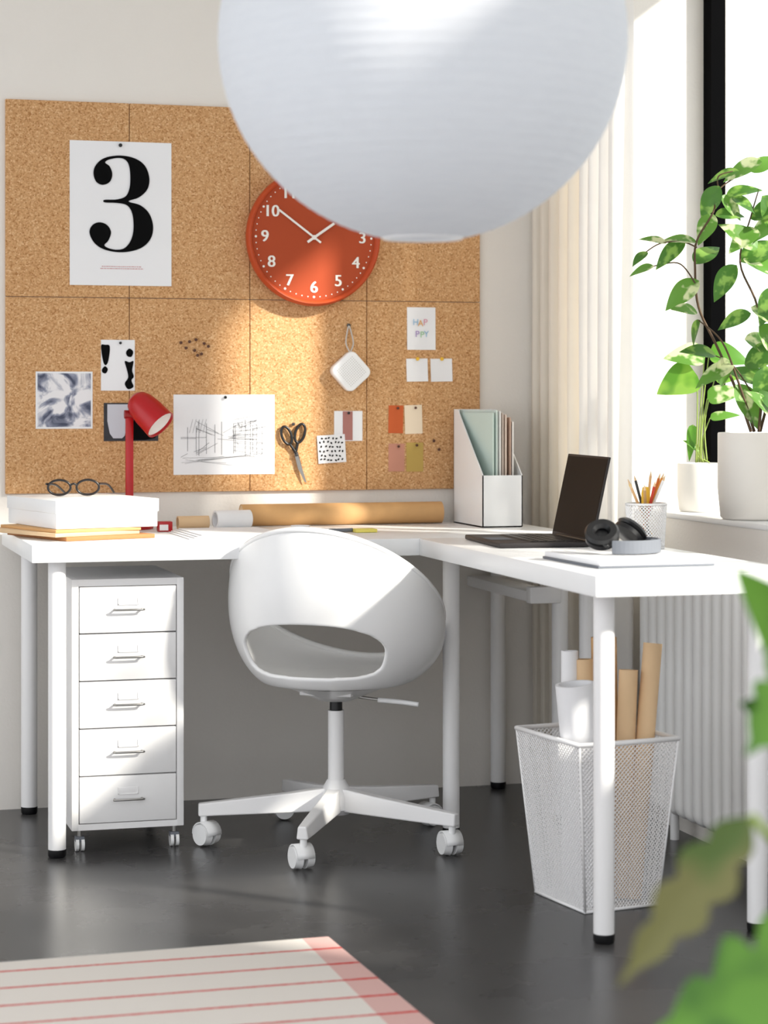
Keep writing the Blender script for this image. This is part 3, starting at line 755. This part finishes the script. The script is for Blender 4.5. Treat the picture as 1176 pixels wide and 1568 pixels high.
def leaf(nm,base,dirv,nrm,L_,W,m,p,droop=.25,kind='ovate',fold=.18,clampbox=None):
    base=V(base); d=V(dirv).normalized(); n=V(nrm); n=(n-d*n.dot(d)).normalized(); s=d.cross(n)
    nl=18;nw=3;vs=[];fs=[]
    for i in range(nl+1):
        t=i/nl
        if kind=='ovate': w=math.sin(pi*t**.75)**.9 if 0<t<1 else 0
        elif kind=='heart': w=(math.sin(pi*min(1,t**.55)))**.8 if 0<t<1 else 0
        else: w=math.sin(pi*t**.7)*(0.6+.4*abs(math.sin(t*pi*4.5))) if 0<t<1 else 0
        w=max(w,.015)*W/2
        c=base+d*(L_*t)-n*(droop*L_*t*t)
        for j in range(-nw,nw+1):
            q=j/nw; vs.append(c+s*(w*q)+n*(fold*abs(q)*w))
    if clampbox:
        xa,xb,ya,yb=clampbox
        dx=min(0,xb-max(v.x for v in vs)) or max(0,xa-min(v.x for v in vs))
        dy=min(0,yb-max(v.y for v in vs)) or max(0,ya-min(v.y for v in vs))
        vs=[v+V((dx,dy,0)) for v in vs]
    k=2*nw+1
    for i in range(nl):
        for j in range(k-1): fs.append((i*k+j,(i+1)*k+j,(i+1)*k+j+1,i*k+j+1))
    return M(nm,vs,fs,m,p,True)
def pot(nm,c,r,h,m,p):
    lathe(nm,[(0,0),(r*.86,0),(r*.93,.006),(r,h*.35),(r,h-.003),(r*.985,h),(r*.94,h-.002),(r*.93,h-.02),(0,h-.022)],c,m,p,seg=64)
    lathe('soil',[(0,h-.018),(r*.93,h-.019)],c,SOIL,p)
P0=V((1.80,-1.085,.8505)); g=grp('potted_tree_plant',tuple(P0)); pot('pot',P0,.1,.222,POT,g)
def Q(u,v,dd=0):
    return P0+R_*((u-1157)/598)+F_*dd+V((0,0,(796-v)/598))
stems=[[(1148,662,0),(1128,600,.02),(1100,530,.05),(1070,470,.03),(1062,410,0),(1063,370,-.02),(1090,325,0),(1100,290,.02),(1140,262,.03),(1165,248,.02)],
 [(1155,662,.02),(1130,590,0),(1100,525,-.04),(1062,492,-.06)],
 [(1160,662,0),(1170,560,.03),(1160,470,.02),(1135,400,.04),(1150,330,.02),(1160,290,0)],
 [(1165,662,.03),(1190,540,.0),(1180,430,-.04),(1210,330,0)],
 [(1063,380,-.02),(1040,372,-.03),(1005,375,-.04),(978,392,-.05)],
 [(1066,440,0),(1040,405,.0),(1010,405,.02),(985,412,.02)],
 [(1100,290,.02),(1098,270,.0),(1120,262,0)],
 [(1165,500,.02),(1195,460,0),(1200,420,0)],
 [(1150,600,.02),(1120,560,.0),(1090,545,-.02)]]
for i,s in enumerate(stems): tube('stem_%d'%(i+1),[Q(*q) for q in s],.0042 if i<4 else .002,STEM,g,seg=8,r1=.0015)
lv=[(1165,248,0,-40,10,60),(1130,262,.0,-80,10,45),(1150,262,.02,35,-25,45),(1100,285,0,-30,45,52),(1102,300,0,30,25,45),(1120,300,.02,40,20,40),(1090,328,0,-25,40,48),(1093,330,0,30,-5,42),(1063,372,-.02,-40,-10,50),(1045,372,-.03,-40,25,55),(1015,375,-.04,-35,-15,38),(985,388,-.05,-25,15,30),(1000,408,.01,-35,5,36),(1062,405,0,25,-25,55),(1068,430,0,-30,20,60),(1135,400,.04,25,-15,75),(1140,395,.04,50,15,70),(1150,335,.02,30,-20,70),(1150,470,.02,50,20,75),(1150,480,.02,-35,10,50),(1125,590,.01,30,40,70),(1140,560,.02,30,-20,75),(1160,500,0,50,45,70),(1170,560,.0,-5,60,60),(1120,560,-.02,-45,15,60),(1065,492,-.06,-10,20,45),(1060,480,-.06,-30,-10,40),(1190,440,0,-25,40,60),(1200,330,0,-40,20,65),(1165,300,0,20,30,70),(1180,640,0,-20,-30,60),(1160,600,0,40,30,60),
 (1160,380,.02,-30,-25,62),(1130,405,.04,-25,30,60),(1140,520,.02,45,10,72),(1092,545,-.02,-30,-10,52),(1100,548,-.02,10,35,50),(1110,300,.0,50,-20,50),(1160,350,.02,-35,20,55),(1175,590,.02,-30,-20,66)]
for i,(u,v,dd,dx,dz,Ln) in enumerate(lv):
    dv=R_*dx-V((0,0,dz))+F_*random.uniform(-25,15); nm=V((0,0,1))*.9-F_*random.uniform(.5,1.2)+R_*random.uniform(-.3,.3)
    leaf('leaf_%d'%(i+1),Q(u,v,dd),dv,nm,Ln/598*1.1,Ln/598*.62,LF2 if i%2==0 else LF1,g,droop=.3)
P1=V((1.82,-.695,.8505)); g=grp('potted_pothos',tuple(P1)); pot('pot',P1,.066,.132,POT,g)
def Q1(u,v,dd=0): return P1+R_*((u-1073)/560)+F_*dd+V((0,0,(783-v)/560))
for i,(u,v,dd,dx,dz,Ln,W) in enumerate([(1065,575,-.02,-48,14,66,.95),(1078,545,0,-55,-5,62,.75),(1085,540,0,45,5,62,.75),(1082,610,0,35,-12,60,.6),(1060,650,0,-5,40,55,.3),(1088,640,.02,40,-10,45,.4),(1095,580,.02,45,-15,60,.5),(1070,690,0,-30,-25,30,.4)]):
    tube('stem_%d'%(i+1),[Q1(1073+(i-3)*3,708,dd*.3),Q1((1073+u)/2-4,(708+v)/2,dd),Q1(u,v,dd)],.0024,STEMG,g,seg=6,r1=.0015)
    leaf('leaf_%d'%(i+1),Q1(u,v,dd),R_*dx-V((0,0,dz))-F_*10,V((0,0,.8))-F_*1.0,Ln/560,Ln/560*W,LF2 if i%2 else LF3,g,droop=.25,kind='heart')
# unseen bushy plant, added on the second window's sill to dapple the sun
P3_=V((1.84,-2.10,.8505)); g=grp('sun_dapple_plant',tuple(P3_)); pot('pot',P3_,.085,.18,POT,g)
rs=random.Random(11)
for i in range(8):
    tip=P3_+V((rs.uniform(-.04,.04),rs.uniform(-.30,.24),rs.uniform(.6,1.2))); a=P3_+V((rs.uniform(-.03,.03),rs.uniform(-.03,.03),.16))
    mid=(a+tip)/2+V((rs.uniform(-.02,.02),rs.uniform(-.04,.04),.08))
    tube('stem_%d'%(i+1),[a,mid,tip],.004,STEM,g,seg=6,r1=.002)
    for k in range(5):
        t=.5+.5*k/4; p=(a*(1-t)**2+mid*2*t*(1-t)+tip*t*t)
        leaf('leaf_%d_%d'%(i+1,k),p,V((rs.uniform(-.5,.5),rs.uniform(-1,1),rs.uniform(-.6,.5))),V((rs.uniform(-1,-.2),rs.uniform(-.5,.5),.6)),rs.uniform(.08,.12),rs.uniform(.05,.07),LF1,g,droop=.3,clampbox=(1.73,1.96,-2.55,-1.73))
# monstera in a floor pot, near the viewer
P2=V((.43,-4.40,0)); g=grp('potted_monstera',tuple(P2)); pot('pot',P2,.15,.3,POT,g)
C0=V((-.654,-6.228,1.16))
def Q2(u,v,dep=2.1): return C0+F_*dep+R_*((u-588)/3350*dep)+V((0,0,(610-v)/3350*dep))
top=P2+V((0,0,.28))
fl=[((1150,1250),(950,1510),105,'split',2.1,.3,LF4),((1320,1480),(1000,1585),240,'split',2.05,.2,LF5),((1260,1050),(1135,870),130,'heart',2.2,.2,LF5),((1260,1000),(1145,1155),130,'split',2.15,.2,LF5),((1250,1130),(1140,1075),100,'heart',2.25,.2,LF5),((1300,1350),(1180,1490),140,'split',2.2,.2,LF5)]
for i,(a,b,w,kd,dep,dr,lm) in enumerate(fl):
    A=Q2(*a,dep);B=Q2(*b,dep-.05); d=B-A
    tube('stem_%d'%(i+1),[top+V((random.uniform(-.03,.03),random.uniform(-.03,.03),0)),(top+A)/2+V((.04,.02,.08)),A],.005,STEMG,g,seg=8)
    leaf('leaf_%d'%(i+1),A,d,V((0,0,.5))-F_*1.0+R_*.2,d.length,w/3350*dep,lm,g,droop=dr*.3,kind=kd)

# ------------------------------------------------------------------ rug
def rugm():
    m=bpy.data.materials.new('rug_weave'); m.use_nodes=True; nt=m.node_tree;N=nt.nodes;L=nt.links;b=N['Principled BSDF']; b.inputs['Roughness'].default_value=.95; b.inputs['Specular IOR Level'].default_value=.1
    tc=N.new('ShaderNodeTexCoord'); sp=N.new('ShaderNodeSeparateXYZ'); L.new(tc.outputs['Object'],sp.inputs[0])
    def mth(op,a,b_=None,c=None):
        q=N.new('ShaderNodeMath'); q.operation=op
        for i,x in enumerate((a,b_,c)):
            if x is None: continue
            if isinstance(x,(int,float)): q.inputs[i].default_value=x
            else: L.new(x,q.inputs[i])
        return q.outputs[0]
    ns=N.new('ShaderNodeTexNoise'); ns.inputs['Scale'].default_value=90; L.new(tc.outputs['Object'],ns.inputs['Vector'])
    yw=mth('ADD',sp.outputs[1],mth('MULTIPLY',ns.outputs['Fac'],.006))
    fr=mth('FRACT',mth('DIVIDE',mth('ADD',yw,20.045),.125))
    st=mth('LESS_THAN',fr,.09)
    band=mth('GREATER_THAN',sp.outputs[0],.45)
    f=mth('MAXIMUM',mth('MULTIPLY',st,.85),mth('MULTIPLY',band,.40))
    f=mth('MAXIMUM',f,mth('MULTIPLY',mth('MULTIPLY',st,band),1))
    mx=N.new('ShaderNodeMix'); mx.data_type='RGBA'; mx.inputs[6].default_value=rgb(230,224,217); mx.inputs[7].default_value=rgb(208,60,58); L.new(f,mx.inputs[0])
    L.new(mx.outputs[2],b.inputs['Base Color'])
    wv=N.new('ShaderNodeTexNoise'); wv.inputs['Scale'].default_value=400; L.new(tc.outputs['Object'],wv.inputs['Vector'])
    bp=N.new('ShaderNodeBump'); bp.inputs['Strength'].default_value=.4; bp.inputs['Distance'].default_value=.003; L.new(wv.outputs['Fac'],bp.inputs['Height']); L.new(bp.outputs[0],b.inputs['Normal'])
    return m
g=grp('rug',(-.35,-2.5,0))
box('weave',-1.3,.51,-3.5,-1.69,.0005,.009,rugm(),g,bev=.003,mtx=Matrix.Translation((.51,-1.69,0))@Matrix.Rotation(math.radians(2.0),4,'Z')@Matrix.Translation((-.51,1.69,0)))

# ------------------------------------------------------------------ lights / world
w=bpy.data.worlds.new('sky'); SC.world=w; w.use_nodes=True
bg=w.node_tree.nodes['Background']; bg.inputs[0].default_value=(.95,.97,1.0,1); bg.inputs[1].default_value=1.7
sl=bpy.data.lights.new('sun','SUN'); so=bpy.data.objects.new('sun',sl); SC.collection.objects.link(so); sl.energy=8; sl.angle=math.radians(3); sl.color=(1,.94,.85)
so.rotation_euler=V((-1.0,1.0,-.78)).to_track_quat('-Z','Y').to_euler()

SC.view_settings.view_transform='Standard'; SC.view_settings.look='None'; SC.view_settings.exposure=0

# ------------------------------------------------------------------ camera
cam=bpy.data.cameras.new('camera'); co=bpy.data.objects.new('camera',cam); SC.collection.objects.link(co)
co.location=(-.654,-6.228,1.16); co.rotation_euler=(pi/2,0,-math.atan(950/3350))
cam.sensor_fit='VERTICAL'; cam.sensor_height=36; cam.lens=36*3350/1568; cam.shift_y=-174/1568
cam.clip_start=.05; cam.dof.use_dof=True; cam.dof.focus_distance=5.7; cam.dof.aperture_fstop=3.4
SC.camera=co
